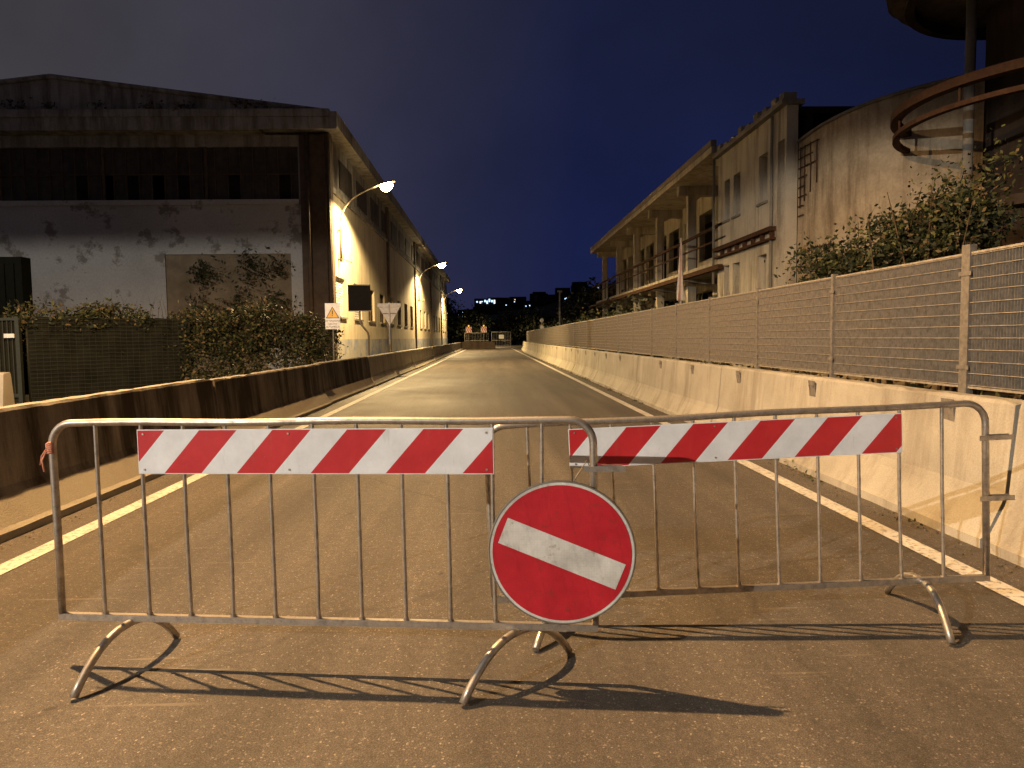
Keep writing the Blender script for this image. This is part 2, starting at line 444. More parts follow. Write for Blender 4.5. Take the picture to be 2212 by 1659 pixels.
# ---------------------------------------------------------------- no-entry sign
root=empty('no_entry_sign')
ang=math.atan2(2.926-3.229,2.404)
Ms=Matrix.Translation((.284,2.895,.570))@Matrix.Rotation(ang,4,'Z')@Matrix.Rotation(math.radians(1.5),4,'X')@Matrix.Rotation(math.radians(21.5),4,'Y')
def disc(b,r,y,k,n=72):
    b.face([(r*math.cos(2*math.pi*i/n),y,r*math.sin(2*math.pi*i/n)) for i in range(n)],k)
b=B(); b.M=Ms
disc(b,.302,0,'nowhite'); disc(b,.302,.004,'signback'); b.finish('plate',root,False)
b=B(); b.M=Ms; disc(b,.290,-.002,'nored'); b.finish('red_disc',root,False)
b=B(); b.M=Ms; b.face([(-.262,-.004,-.058),(.262,-.004,-.058),(.262,-.004,.058),(-.262,-.004,.058)],'nowhite'); b.finish('white_bar',root,False)
b=B(); b.M=Ms; b.tube([(.304*math.cos(2*math.pi*i/72),.003,.304*math.sin(2*math.pi*i/72)) for i in range(73)],.005,'pole',6,False)
b.box(-.2,.2,.006,.02,.08,.11,'signback'); b.box(-.2,.2,.006,.02,-.11,-.08,'signback')
b.finish('rim_and_brackets',root)
b=B(); b.tube([(.33,2.90,.86),(.36,2.92,.90),(.40,2.95,.95),(.42,2.94,.90)],.003,'pole',5); b.finish('wire_tie',root)

# ---------------------------------------------------------------- street lamps
def street_lamp(lx,ly,lz,px,power,color,bulb='bulb',zbot=0,ss=1.0,size=170,blend=.25):
    root=empty('street_lamp')
    b=B()
    z1=lz-1.9
    tip=Vector((lx,ly,lz+.08)); base=Vector((px,ly,z1))
    P0=Vector((px,ly,zbot))
    pts=[P0,P0.lerp(base,.5),base]; rr=[.085,.075,.06]
    for i in range(1,13):
        t=i/12
        c=Vector((px,ly,lz-.55))
        q=base*(1-t)**2+c*2*t*(1-t)+tip*t*t
        pts.append(q); rr.append(.055-.015*t)
    b.tube(pts,rr,'pole',10)
    if zbot==0: b.box(px-.12,px+.12,ly-.12,ly+.12,0,.04,'pole')
    else:
        for z in (zbot+.1,zbot+1.6): b.box(px-.2,px+.04,ly-.12,ly+.12,z,z+.08,'pole')
        b.tube([(px,ly,zbot+.2),(px+.55,ly,zbot-.05),(px+.55,ly,zbot+.25)],.03,'pole',5)
    b.finish('pole',root)
    d=Vector((lx-px,0,0)).normalized()
    ang=math.atan2(d.y,d.x)
    b=B(); b.M=Matrix.Translation((lx,ly,lz+.08))@Matrix.Rotation(ang,4,'Z')@Matrix.Rotation(math.radians(-14),4,'Y')@Matrix.Scale(ss,4)
    prof=[(-.12,.05),(.0,.09),(.2,.15),(.42,.16),(.58,.11),(.64,.03)]
    prev=None
    for (x,w) in prof:
        ring=[b.av((x,w*math.cos(a),.075*math.sin(a)*(w/.16)**.5)) for a in [math.pi*i/8 for i in range(9)]]
        if prev:
            for i in range(8): b.f.append([prev[i],prev[i+1],ring[i+1],ring[i]]);b.m.append(b.mi('pole'));b.sm.append(True)
            b.f.append([prev[0],ring[0],ring[8],prev[8]]);b.m.append(b.mi('pole'));b.sm.append(False)
        prev=ring
    b.finish('housing',root)
    b=B(); b.M=Matrix.Translation((lx+d.x*.32*ss,ly,lz+.11*ss))@Matrix.Scale(ss,4)
    n,mm=14,6
    rings=[]
    for j in range(mm+1):
        a=math.pi/2*j/mm
        rings.append([b.av((.22*math.cos(a)*math.cos(2*math.pi*i/n),.15*math.cos(a)*math.sin(2*math.pi*i/n),-.23*math.sin(a)-.002)) for i in range(n)])
    for j in range(mm):
        for i in range(n): b.f.append([rings[j][i],rings[j][(i+1)%n],rings[j+1][(i+1)%n],rings[j+1][i]]);b.m.append(b.mi(bulb));b.sm.append(True)
    b.finish('glass_bowl',root)
    l=bpy.data.lights.new('lamp_light','SPOT'); l.energy=power; l.color=color; l.spot_size=math.radians(size); l.spot_blend=blend; l.shadow_soft_size=.06
    o=bpy.data.objects.new('lamp_light',l); o.location=(lx+d.x*.32*ss,ly,lz-.19*ss); COL.objects.link(o); o.parent=root
    return root
SOD=(1,.59,.245)
street_lamp(-5.25,5.25,9.6,-7.6,12500,SOD,size=168,blend=.2)
WRM=(1,.69,.31)
street_lamp(-5.9,38.2,9.45,-7.85,17000,WRM,zbot=5.6,ss=1.6,size=158)
street_lamp(-5.9,79.3,9.5,-7.85,17000,WRM,zbot=5.6,ss=1.9,size=158)
street_lamp(-5.9,121.5,9.5,-7.85,12000,WRM,zbot=5.6,ss=2.1,size=158)
street_lamp(-15,-10,8.0,-17,17000,(1,.90,.77),'bulbw',size=178,blend=.03)

# ---------------------------------------------------------------- left warehouse
root=empty('warehouse')
WX=-8.0; WY=36.0; WE=132.0
b=B()
wins=[]
yy=37.4
while yy<128:
    near_p=any(abs((yy+1.2)-p)<1.9 for p in (56,76,96,116))
    if not near_p: wins.append((yy-WY,yy-WY+2.4,2.7,4.8))
    yy+=4.9
wall(b,(WX,WY),(0,1),(-1,0),WE-WY,1.5,9.0,.3,wins,'plaster_l')
b.box(WX-.3,WX+.03,WY,WE,0,1.5,'dado')
b.finish('side_wall',root)
b=B()
b.box(WX-.25,WX-.02,WY+.3,WE,9.0,11.74,'cornice')
for yy in np.arange(WY+3,WE,5.0): b.box(WX-.02,WX+.03,yy,yy+3.4,9.6,11.1,'darkwin')
b.box(WX-.3,WX+.12,WY+.02,WE,9.0,9.25,'cornice')
b.box(WX-3,WX+.75,WY-.9,WE,11.75,12.45,'cornice')
b.finish('clerestory',root)
b=B()
for p in (36.05,56,76,96,116):
    b.box(WX-.1,WX+.16,p,p+.6,0,11.7,'pil')
b.box(-9.3,WX-.05,WY-.1,WY+.0,0,11.58,'pil')
b.tube([(WX+.10,WY-.22,.3),(WX+.10,WY-.22,11.6)],.09,'pil',8)
b.tube([(WX-.9,WY-.2,.3),(WX-.9,WY-.2,11.6)],.10,'pil',8)
b.finish('pilasters',root)
b=B()
for i,w in enumerate(wins):
    k='shutter' if i in (0,1,4,9) else 'dark'
    y0,y1=WY+w[0],WY+w[1]
    b.box(WX-.28,WX-.2,y0,y1,2.7,4.8,k)
    if k=='shutter':
        for z in np.arange(2.75,4.8,.14): b.box(WX-.2,WX-.15,y0+.02,y1-.02,z,z+.09,'shutter')
    else:
        for q in np.linspace(y0,y1,4): b.box(WX-.2,WX-.14,q-.03,q+.03,2.7,4.8,'pil')
    b.box(WX-.02,WX+.09,y0-.1,y1+.1,2.6,2.7,'roof')
b.finish('side_windows',root)
b=B()
wall(b,(-34,WY),(1,0),(0,1),26,0,8.2,.3,[(17.9,24.1,1.8,5.8),(1.5,7,1.8,5.8)],'plaster_f')
b.box(-34,-9.4,WY-.12,WY+.2,8.2,8.45,'plaster_f')
b.box(-34,WX-.3,WY+.02,WY+.3,11.05,11.6,'cornice')
b.box(-9.4,WX-.3,WY+.02,WY+.3,8.2,11.05,'cornice')
b.finish('front_wall',root)
b=B(); b.box(-16.1,-9.9,WY+.12,WY+.2,1.8,5.8,'brick'); b.box(-32.5,-27,WY+.12,WY+.2,1.8,5.8,'brick'); b.finish('bricked_openings',root)
b=B(); b.box(-34,-9.4,WY+.2,WY+.28,8.45,11.05,'darkwin')
for x in np.arange(-34,-9.4,.62): b.box(x,x+.05,WY+.12,WY+.2,8.45,11.05,'pil')
for x in np.arange(-34,-9.4,5.0): b.box(x,x+.12,WY+.05,WY+.2,8.45,11.05,'pil')
b.box(-34,-9.4,WY+.11,WY+.2,9.7,9.76,'pil')
for _ in range(14):
    x=-34+.62*random.randint(4,38); b.box(x+.06,x+.60,WY+.15,WY+.19,random.choice([8.46,9.78]),random.choice([9.68,11.0]) ,'dark') if False else b.box(x+.06,x+.60,WY+.15,WY+.19,8.46,9.69,'dark')
b.finish('ribbon_window',root)
b=B(); b.box(-34,WX-3.002,WY-.9,WY+2,11.6,12.45,'cornice')
b.box(-34,WX+.4,WY-1.0,WY-.9,12.2,12.55,'cornice')
b.box(WX-3.0,WX+.75,WY-.96,WY-.902,11.62,12.18,'cornice')
b.finish('cornice',root)
b=B()
zr=12.5
A=[(-34,WY-.3,zr+.2),(-21,WY-.3,14.2),(WX+.2,WY-.3,zr)]; C=[(x,WE,z) for x,_,z in A]
b.face([A[0],A[1],C[1],C[0]],'roof'); b.face([A[1],A[2],C[2],C[1]],'roof')
b.face([A[0],A[1],A[2]],'cornice')
b.tube([(-34,WY-.35,zr+.3),(-21,WY-.35,14.3),(WX+.3,WY-.35,zr+.1)],.12,'cornice',6)
b.finish('roof',root)

cs=[(random.uniform(-14.8,-10.1),WY-.25,random.uniform(1.5,5.6)) for _ in range(34)]
cs=[c for c in cs if random.random()< (1-.12*(c[2]-1.5))]
leaves('climbing_ivy',clumps(cs,80,(.30,.10,.35)),.10,['leaf1','leaf2','leaf3'],[.2,.6,.2])
cs=[(random.uniform(-33,-9),WY-.8,12.6+random.uniform(0,.25)) for _ in range(26)]
leaves('roof_weeds',clumps(cs,30,(.3,.15,.16)),.09,['leaf1','leaf2','leaf3'],[.2,.5,.3])

# ---------------------------------------------------------------- left fence with netting and hedge
fa=Vector((-11.7,18.3)); fb=Vector((-5.3,24.0)); fd=(fb-fa); FL=fd.length; fd/=FL
fang=math.atan2(fd.y,fd.x)
b=B(); b.M=Matrix.Translation((fa.x,fa.y,0))@Matrix.Rotation(fang,4,'Z')
n=5
for i in range(n+1): b.tube([(FL*i/n,0,0),(FL*i/n,0,2.2)],.03,'wire',6)
for z in np.arange(.1,2.16,.10): b.tube([(0,-.14,z),(FL,-.14,z)],.005,'wire' ,4,False)
for x in np.arange(0,FL,.15): b.tube([(x,-.146,.1),(x,-.146,2.12)],.003,'wire',4,False)
ne=FL*.46
nu=60
f=lambda x:2.12+.03*math.sin(x*2.3)+.02*math.sin(x*7)
def w_(x,z): return -.06+.02*math.sin(x*5+z*1.5)+.015*math.sin(x*11-z*3)+.01*math.sin(z*6)
zs_=[.05,.4,.8,1.2,1.6,1.9,None]
for i in range(nu):
    x0=ne*i/nu;x1=ne*(i+1)/nu
    for j in range(6):
        za=zs_[j]; z2=zs_[j+1]
        a0=za;a1=za; b0=f(x0) if z2 is None else z2; b1=f(x1) if z2 is None else z2
        b.face([(x0,w_(x0,a0),a0),(x1,w_(x1,a1),a1),(x1,w_(x1,b1),b1),(x0,w_(x0,b0),b0)],'greennet',True)
b.finish('wire_mesh_fence',recalc=False)
cs=[]
for _ in range(340):
    u=random.uniform(-.3,FL+.2); h=2.15+.22*math.sin(u*1.3)+.2*math.sin(u*3.1+1)+(.15 if u>ne else 0)
    o=random.uniform(.25,1.3); z=random.uniform(.2,1)**.6*h
    p=fa+fd*u+Vector((-fd.y,fd.x))*o
    cs.append((p.x,p.y,z))
for _ in range(130):
    u=random.uniform(ne-.2,FL); p=fa+fd*u+Vector((-fd.y,fd.x))*random.uniform(-.15,.1)
    cs.append((p.x,p.y,random.uniform(.3,2.3)))
for _ in range(16):
    u=random.uniform(0,ne); p=fa+fd*u+Vector((-fd.y,fd.x))*random.uniform(-.12,.1)
    cs.append((p.x,p.y,random.uniform(1.9,2.3)))
leaves('hedge',clumps(cs,70,(.17,.15,.14)),.055,['leaf1','leaf2','leaf3'],[.3,.5,.2])
b=B()
for _ in range(80):
    u=random.uniform(0,FL); p=fa+fd*u+Vector((-fd.y,fd.x))*random.uniform(.1,1.0)
    z=2.1; dx,dy=random.uniform(-.3,.3),random.uniform(-.2,.2)
    b.tube([(p.x,p.y,1.8),(p.x+dx*.4,p.y+dy*.4,z+.3),(p.x+dx,p.y+dy,z+random.uniform(.4,.75))],[.008,.005,.002],'bark',4)
b.finish('hedge_twigs')
root=empty('site_gate'); b=B()
for x in (-15.2,-13.5,-11.75): b.box(x-.05,x+.05,18.0,18.1,0,2.15,'wire')
b.box(-15.2,-11.75,18.02,18.08,2.05,2.12,'wire'); b.box(-15.2,-11.75,18.02,18.08,.15,.22,'wire')
for x in np.arange(-15.1,-11.8,.11): b.box(x,x+.02,18.04,18.06,.2,2.06,'wire')
b.box(-15.2,-11.8,18.09,18.11,.2,2.06,'greennet')
b.finish('frame',root)
b=B(); b.box(-12.05,-11.8,17.96,17.99,1.62,1.72,'white'); b.finish('notice',root)
root=empty('site_container'); b=B()
b.box(-18,-12.45,19.4,19.8,.1,3.78,'jet')
for x in np.arange(-18,-12.5,.25): b.box(x,x+.12,19.35,19.398,.25,3.6,'jet')
b.finish('corrugated_body',root)

# ---------------------------------------------------------------- small signs on the left
def text(body,size,loc,rz,mat,parent):
    c=bpy.data.curves.new('lettering','FONT'); c.body=body; c.size=size; c.align_x='CENTER'; c.extrude=.001
    c.materials.append(M[mat]); o=bpy.data.objects.new('lettering',c); COL.objects.link(o); o.parent=parent
    o.location=loc; o.rotation_euler=(math.radians(90),0,rz); return o
root=empty('warning_sign'); b=B(); cx,cy=-5.12,23.3
b.box(cx-.24,cx+.24,cy,cy+.004,1.82,2.66,'white')
def tri(cx,y,cz,s,k,inv=1): b.face([(cx-s/2,y,cz-inv*s*.29),(cx+s/2,y,cz-inv*s*.29),(cx,y,cz+inv*s*.577)],k)
tri(cx,cy-.003,2.30,.44,'ink'); tri(cx,cy-.006,2.30,.37,'yellow')
b.box(cx-.014,cx+.014,cy-.009,cy-.008,2.30,2.42,'ink'); b.box(cx-.014,cx+.014,cy-.009,cy-.008,2.245,2.275,'ink')
b.tube([(cx,cy+.03,0),(cx,cy+.03,2.6)],.025,'post',8)
b.finish('panel',root,recalc=False)
text('ATTENZIONE',.078,(cx,cy-.003,2.06),0,'ink',root); text('USCITA',.078,(cx,cy-.003,1.965),0,'ink',root); text('AUTOMEZZI',.078,(cx,cy-.003,1.87),0,'ink',root)

root=empty('traffic_sign'); b=B()
b.M=Matrix.Translation((-4.73,26,0))@Matrix.Rotation(math.radians(6),4,'Z')
b.box(-.40,.40,-.01,.01,2.50,3.45,'black'); b.box(-.41,.41,-.014,-.011,2.49,2.52,'pole'); b.box(-.41,.41,-.014,-.011,3.43,3.46,'pole')
b.tube([(0,.05,3.3),(0,.05,2.2),(.02,.05,2.05),(.27,.05,1.72),(.30,.05,1.6),(.30,.05,0)],.035,'post',8)
b.finish('board_on_cranked_post',root)
root=empty('yield_sign'); b=B()
b.M=Matrix.Translation((-4.36,31,0))
b.face([(-.46,0,2.85),(.46,0,2.85),(0,0,2.05)],'platec')
b.face([(-.46,.004,2.85),(0,.004,2.05),(.46,.004,2.85)],'white')
b.box(-.50,.50,-.04,-.005,2.86,3.02,'platec'); b.box(-.28,.28,-.035,-.004,2.56,2.60,'post')
b.tube([(0,-.05,0),(0,-.05,3.05)],.038,'platec',8)
b.finish('back_of_plate_and_post',root,recalc=False)

# ---------------------------------------------------------------- right derelict building
root=empty('derelict_building')
b=B()
YA0,YA1=28.0,60.5
cols=[28.3,34.3,40.6,47,53.4,60]
ops=[]
for i in range(5):
    a,c=cols[i]+.6-YA0,cols[i+1]-.6-YA0
    ops.append((a,(a+c)/2-.3,5.3,7.7)); ops.append(((a+c)/2+.3,c,4.7,7.7))
    ops.append((a,c,.6,3.7))
wall(b,(11.0,YA0),(0,1),(1,0),YA1-YA0,0,8.7,.3,ops,'plaster_r')
b.box(11.3,18,YA1-.3,YA1,0,8.7,'plaster_r'); b.finish('loggia_wall',root)
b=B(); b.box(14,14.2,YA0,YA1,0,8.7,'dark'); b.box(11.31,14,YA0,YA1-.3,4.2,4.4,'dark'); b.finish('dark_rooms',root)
b=B()
for c in cols:
    b.box(9.55,9.95,c-.2,c+.2,0,8.55,'plaster_r')
    b.box(9.1,11.0,c-.16,c+.16,8.15,8.6,'plaster_r')
    b.box(9.0,11.0,c-.14,c+.14,3.95,4.2,'plaster_r')
b.finish('columns',root)
b=B()
b.box(8.75,18,YA0,YA1+1.0,8.6,8.85,'plaster_r'); b.box(8.72,8.95,YA0,YA1+1.0,8.852,9.1,'roof')
b.box(9.05,11.0,YA0,YA1,4.2,4.42,'plaster_r'); b.finish('slabs',root)
b=B()
b.box(9.0,9.08,YA0-1,YA1+2.2,5.72,5.84,'rust'); b.box(9.0,9.05,YA0-1,YA1+.3,5.2,5.27,'rust')
for c in np.arange(YA0,YA1,3.1): b.box(9.08,9.13,c,c+.06,4.42,5.84,'rust')
b.box(8.7,8.9,YA0-1,YA1+2.0,4.0,4.18,'rust'); b.finish('rusty_rails',root)
b=B()
YB0,YB1=21.5,27.9
ops=[(5.05,5.65,5.8,7.3),(3.95,4.65,5.8,7.3),(1.45,2.2,5.8,7.35),(5.05,5.65,2.0,4.1),(3.95,4.65,2.0,4.1),(1.45,2.2,2.0,4.1),(.12,.62,1.6,7.4)]
wall(b,(9.0,YB0),(0,1),(1,0),YB1-YB0,0,8.35,.35,ops,'plaster_b')
b.box(9.35,16,YB1-.3,YB1,0,8.35,'plaster_b')
b.finish('window_block',root)
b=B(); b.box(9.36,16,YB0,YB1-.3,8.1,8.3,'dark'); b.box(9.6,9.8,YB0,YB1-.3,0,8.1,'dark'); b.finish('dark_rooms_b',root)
b=B()
b.box(8.8,9.5,YB0-.1,YB1+.1,8.352,8.5,'roof')
for yy in np.arange(YB0+.5,YB1,.75): b.box(8.85,9.3,yy,yy+.35,8.502,8.66+random.uniform(-.05,.1),'roof')
b.box(8.9,9.3,YB0,YB0+.35,8.502,8.72,'roof')
b.box(9.4,14,23.5,24.2,8.502,8.9,'roof')
b.box(8.78,8.99,YB0+.7,YB1,4.72,4.86,'rust'); b.box(8.82,8.99,YB0+.7,YB1,4.45,4.52,'rust')
for yy in np.arange(YB0+.8,YB1,.8): b.box(8.84,8.99,yy,yy+.05,4.52,4.72,'rust')
for (u0,u1,z0) in ((5.05,5.65,5.8),(3.95,4.65,5.8),(1.45,2.2,5.8)): b.box(8.93,9.0-.003,YB0+u0-.06,YB0+u1+.06,z0-.08,z0-.003,'roof')
b.tube([(8.93,YB0+.95,0),(8.93,YB0+.95,8.3)],.05,'roof',8)
b.tube([(8.9,YB1+.25,3.5),(8.9,YB1+.25,8.5)],.05,'roof',8)
b.finish('parapet_and_ledges',root)
def bez(p,n):
    out=[]
    for i in range(n+1):
        t=i/n; q=[Vector(x) for x in p]
        while len(q)>1: q=[q[j].lerp(q[j+1],t) for j in range(len(q)-1)]
        out.append(q[0])
    return out
cp=bez([(9.35,21.45),(9.3,19.6),(9.7,18.3),(11.0,17.6),(12.05,17.22)],36)
b=B(); ztop=lambda i:7.2+.5*(i/36)
for i in range(len(cp)-1):
    p,q=cp[i],cp[i+1]
    b.face([(p.x,p.y,0),(q.x,q.y,0),(q.x,q.y,ztop(i+1)),(p.x,p.y,ztop(i))],'plaster_c',True)
    b.face([(p.x,p.y,ztop(i)),(q.x,q.y,ztop(i+1)),(q.x+.3,q.y+.3,ztop(i+1)),(p.x+.3,p.y+.3,ztop(i))],'plaster_c',False)
    b.face([(p.x+.3,p.y+.3,0),(q.x+.3,q.y+.3,0),(q.x+.3,q.y+.3,ztop(i+1)),(p.x+.3,p.y+.3,ztop(i))],'plaster_c',False)
o=b.finish('curved_wall',root,recalc=False)
b=B(); b.tube([(p.x-.03,p.y-.03,ztop(i)+.03) for i,p in enumerate(cp)],.05,'roof',6)
def onc(u): 
    i=min(int(u*36),35); f=u*36-i; return cp[i].lerp(cp[i+1],f)
for z in np.arange(5.0,7.0,.28):
    L=.10 if z<6.2 else .2
    pts=[onc(u) for u in np.linspace(.01,L*random.uniform(.6,1),5)]
    b.tube([(p.x-.05,p.y-.05,z) for p in pts],.018,'rust',5)
for u in (.03,.07,.12,.17):
    p=onc(u); b.tube([(p.x-.06,p.y-.06,5.1+u*4),(p.x-.06,p.y-.06,7.0)],.015,'rust',5)
for z in (3.35,3.95):
    pts=[onc(u) for u in np.linspace(.05,.3,7)]
    b.tube([(p.x-.08,p.y-.08,z) for p in pts],.02,'rust',5)
for u in np.linspace(.05,.3,9):
    p=onc(u); b.tube([(p.x-.08,p.y-.08,3.35),(p.x-.08,p.y-.08,4.0)],.015,'rust',5)
b.finish('coping_and_rebar',root)
b=B(); C=(12.5,15.5)
def ring(b,c,r,z0,z1,w,k,a0=0,a1=2*math.pi,n=56,jag=0):
    js=[random.uniform(-jag,jag) for _ in range(n+1)]; js[n]=js[0]
    for i in range(n):
        t0=a0+(a1-a0)*i/n; t1=a0+(a1-a0)*(i+1)/n
        r0,r1=r+js[i],r+js[i+1]
        P=lambda t,rr,z:(c[0]+rr*math.cos(t),c[1]+rr*math.sin(t),z)
        b.face([P(t0,r0,z0),P(t1,r1,z0),P(t1,r1,z1),P(t0,r0,z1)],k,True)
        b.face([P(t0,r-w,z0),P(t1,r-w,z0),P(t1,r-w,z1),P(t0,r-w,z1)],k,True)
        for z in (z0,z1): b.face([P(t0,r-w,z),P(t1,r-w,z),P(t1,r1,z),P(t0,r0,z)],k)
ring(b,C,3.25,6.42,6.60,.22,'rust'); ring(b,C,3.2,6.02,6.12,.15,'rust')
ring(b,C,3.2,3.9,4.1,.6,'bulk')
ring(b,C,3.3,9.25,9.45,3.2,'slab',jag=.04); ring(b,C,3.45,9.452,9.62,.5,'slab',jag=.06); ring(b,C,3.0,9.0,9.248,.2,'bulk')
for t in (math.radians(a) for a in range(0,360,40)):
    b.tube([(C[0]+3.1*math.cos(t),C[1]+3.1*math.sin(t),6.0),(C[0]+3.1*math.cos(t),C[1]+3.1*math.sin(t),6.5)],.03,'rust',5)
b.finish('round_balconies',root,recalc=False)
b=B(); b.cyl((11.05,16.3),.11,0,9.2,'roof',16); b.cyl((11.9,13.2),.13,0,9.2,'bulk',16); b.finish('balcony_columns',root)
b=B()
wall(b,(12.1,7.0),(0,1),(1,0),10.2,0,12,.4,[(1,3.6,5.2,8.4),(4.6,8,5.2,8.4),(1,3.6,1.2,4),(4.6,8,1.2,4)],'bulk')
wall(b,(12.1,17.3),(1,0),(0,-1),8,0,12,.09,[],'bulk')
b.box(14.5,14.7,7,17.0,0,12,'dark'); b.box(11.0,21,6.5,18,12,12.3,'bulk')
b.box(11.2,12.09,6.5,14,4.1,4.3,'bulk'); b.box(11.2,11.3,6.5,14,4.3,4.4,'rust'); b.box(11.2,11.25,6.5,14,5.0,5.06,'rust')
b.finish('stair_tower',root)

# ---------------------------------------------------------------- right vegetation
cs=[]
for _ in range(280):
    u=random.random()
    hmax=2.45+1.45*u**.7+.22*math.sin(u*14)
    x=5.75+2.2*u+.2*random.gauss(0,1)
    y=12.4-1.2*u+random.gauss(0,.4)
    cs.append((x,y,random.uniform(.3,1)**.7*hmax))
leaves('overgrown_bush',clumps(cs,95,(.16,.18,.15)),.045,['leaf1','leaf2','leaf3'],[.22,.65,.13])
b=B()
for _ in range(18):
    x=random.uniform(6.4,8.0);y=random.uniform(10.8,12.3)
    b.tube([(x,y,0),(x+random.uniform(-.3,.3),y,1.6),(x+random.uniform(-.6,.4),y+random.uniform(-.3,.3),3.0+random.uniform(0,.8))],[.04,.03,.006],'bark',5)
b.finish('bush_stems')
cs=[(random.uniform(4.6,5.6),yy+random.uniform(-.3,.3),random.uniform(.1,.95)) for yy in np.arange(3.5,60,.28)]
leaves('undergrowth',clumps(cs,40,(.14,.2,.14)),.05,['leaf1','leaf2','leaf3'],[.3,.45,.25])
cs=[]
for yy in np.arange(30,95,.5):
    for _ in range(3): cs.append((random.uniform(6.2,8.2),yy,random.uniform(.3,1)*(2.5+.5*math.sin(yy*.4)+.3*math.sin(yy*1.3))))
leaves('roadside_shrubs',clumps(cs,26,(.3,.4,.3)),.12,['leaf1','leaf2','leaf3'],[.15,.75,.1])
b=B()
for (cx,cy,hh,n) in ((6.2,26,3.4,60),(7.0,24.5,3.9,70),(6.4,29,3.2,50),(7.6,23,4.1,40),(6.9,17.5,3.3,20)):
    for _ in range(n):
        a=random.uniform(0,2*math.pi); r=random.uniform(.0,.35); l=random.uniform(.3,.95)
        x0,y0=cx+r*math.cos(a),cy+r*math.sin(a); h=hh*random.uniform(.7,1)
        pts=[]
        for i in range(6):
            t=i/5; pts.append(Vector((x0+math.cos(a)*l*t**2.2,y0+math.sin(a)*l*t**2.2,h*(t-.18*t**4*l*1.6))))
        w=Vector((-math.sin(a),math.cos(a),0))
        for i in range(5):
            w0=.02*(1-i/5);w1=.02*(1-(i+1)/5)+.001
            b.face([pts[i]-w*w0,pts[i]+w*w0,pts[i+1]+w*w1,pts[i+1]-w*w1],random.choice(['straw','leaf3','leaf1']) if i==0 else b.mats[b.m[-1]])
b.finish('reeds',recalc=False)
root=empty('furled_flag'); b=B(); b.tube([(6.75,25,0),(6.75,25,4.9)],.025,'flagw',8); b.finish('pole',root)
b=B(); n=10
for i in range(12):
    z0=4.75-i*.17;z1=z0-.17
    for j in range(n):
        def P(j,z):
            t=2*math.pi*j/n; rr=(.03+.10*(4.75-z)/2*(1+.4*math.cos(3*t+z*3)))
            return (6.75+rr*math.cos(t),25+rr*math.sin(t),z)
        b.face([P(j,z0),P(j+1,z0),P(j+1,z1),P(j,z1)],'flag' if (j%3==0) else 'flagw',True)
b.finish('cloth',root)
cs=[(3.24+random.gauss(0,.03),random.uniform(5,45),.03) for _ in range(60)]
leaves('gutter_weeds',clumps(cs,14,(.03,.08,.02)),.02,['leaf1','leaf3','leaf2'],[.3,.4,.3])
b=B()
for _ in range(1400):
    side=random.random()
    x=(3.28-abs(random.gauss(0,.10))) if side<.65 else (-3.58+abs(random.gauss(0,.08)))
    y=random.uniform(2.5,30); s=random.uniform(.003,.012)
    z=.006
    pts=[(x+s*math.cos(a)*random.uniform(.7,1.2),y+s*math.sin(a)*random.uniform(.7,1.2),z) for a in (0,1.3,2.5,3.8,5)]
    k=random.choice(['conc_l','leaf3','soil'])
    for i in range(5): b.face([pts[i],pts[(i+1)%5],(x,y,z+s*.8)],k)
b.finish('gravel_debris',recalc=False)

# ---------------------------------------------------------------- end of the road
def fence_panel(root,x0,x1,y,z1,name):
    b=B()
    b.tube([(x0,y,.1),(x0,y,z1),(x1,y,z1),(x1,y,.1),(x0,y,.1)],.045,'platec',6)
    for x in np.arange(x0,x1,.22): b.tube([(x,y,.1),(x,y,z1)],.018,'signback',4,False)
    b.box(x0,x1,y-.02,y+.02,1.1,1.15,'signback'); b.finish(name,root)
root=empty('site_fence'); fence_panel(root,-3.6,-.3,100,2.2,'panel_a'); fence_panel(root,.2,2.9,100.3,2.3,'panel_b')
b=B(); b.box(1.2,1.9,100.2,100.25,1.35,1.9,'white'); b.finish('notice',root)
for x in (-3.0,-.9):
    root=empty('chevron_sign'); b=B(); b.M=Matrix.Translation((x,99.2,0))
    b.tube([(0,.05,0),(0,.05,3.0)],.04,'post',6)
    b.box(-.4,.4,0,.02,2.25,3.05,'white')
    for i in range(3):
        q=-.38+i*.25; b.face([(q,-.004,2.27),(q+.13,-.004,2.27),(q+.27,-.004,2.65),(q+.14,-.004,2.65)],'redflat'); b.face([(q,-.004,3.03),(q+.13,-.004,3.03),(q+.27,-.004,2.65),(q+.14,-.004,2.65)],'redflat')
    b.finish('panel',root,recalc=False)
    b=B(); b.tube([(x,99.1,3.08),(x,99.1,3.28)],.09,'amber',10); b.finish('beacon',root)
jersey((-4.2,93.5),(.6,94.2),1.0,'bulk')
root=empty('delineator_post'); b=B(); b.tube([(4.5,62,0),(4.5,62,3.1)],.04,'post',6)
for z in (2.35,2.95):
    b.M=Matrix.Translation((4.5,61.93,z)); b.tube([(0,0,0),(0,.03,0)],.17,'reflector',16); b.M=Matrix.Identity(4)
b.finish('post_with_reflectors',root)
root=empty('utility_pole'); b=B(); b.tube([(5.9,60,0),(5.9,60,5.4)],[.09,.06],'post',8); b.box(5.7,6.1,59.95,60.05,5.25,5.4,'post'); b.finish('pole',root)

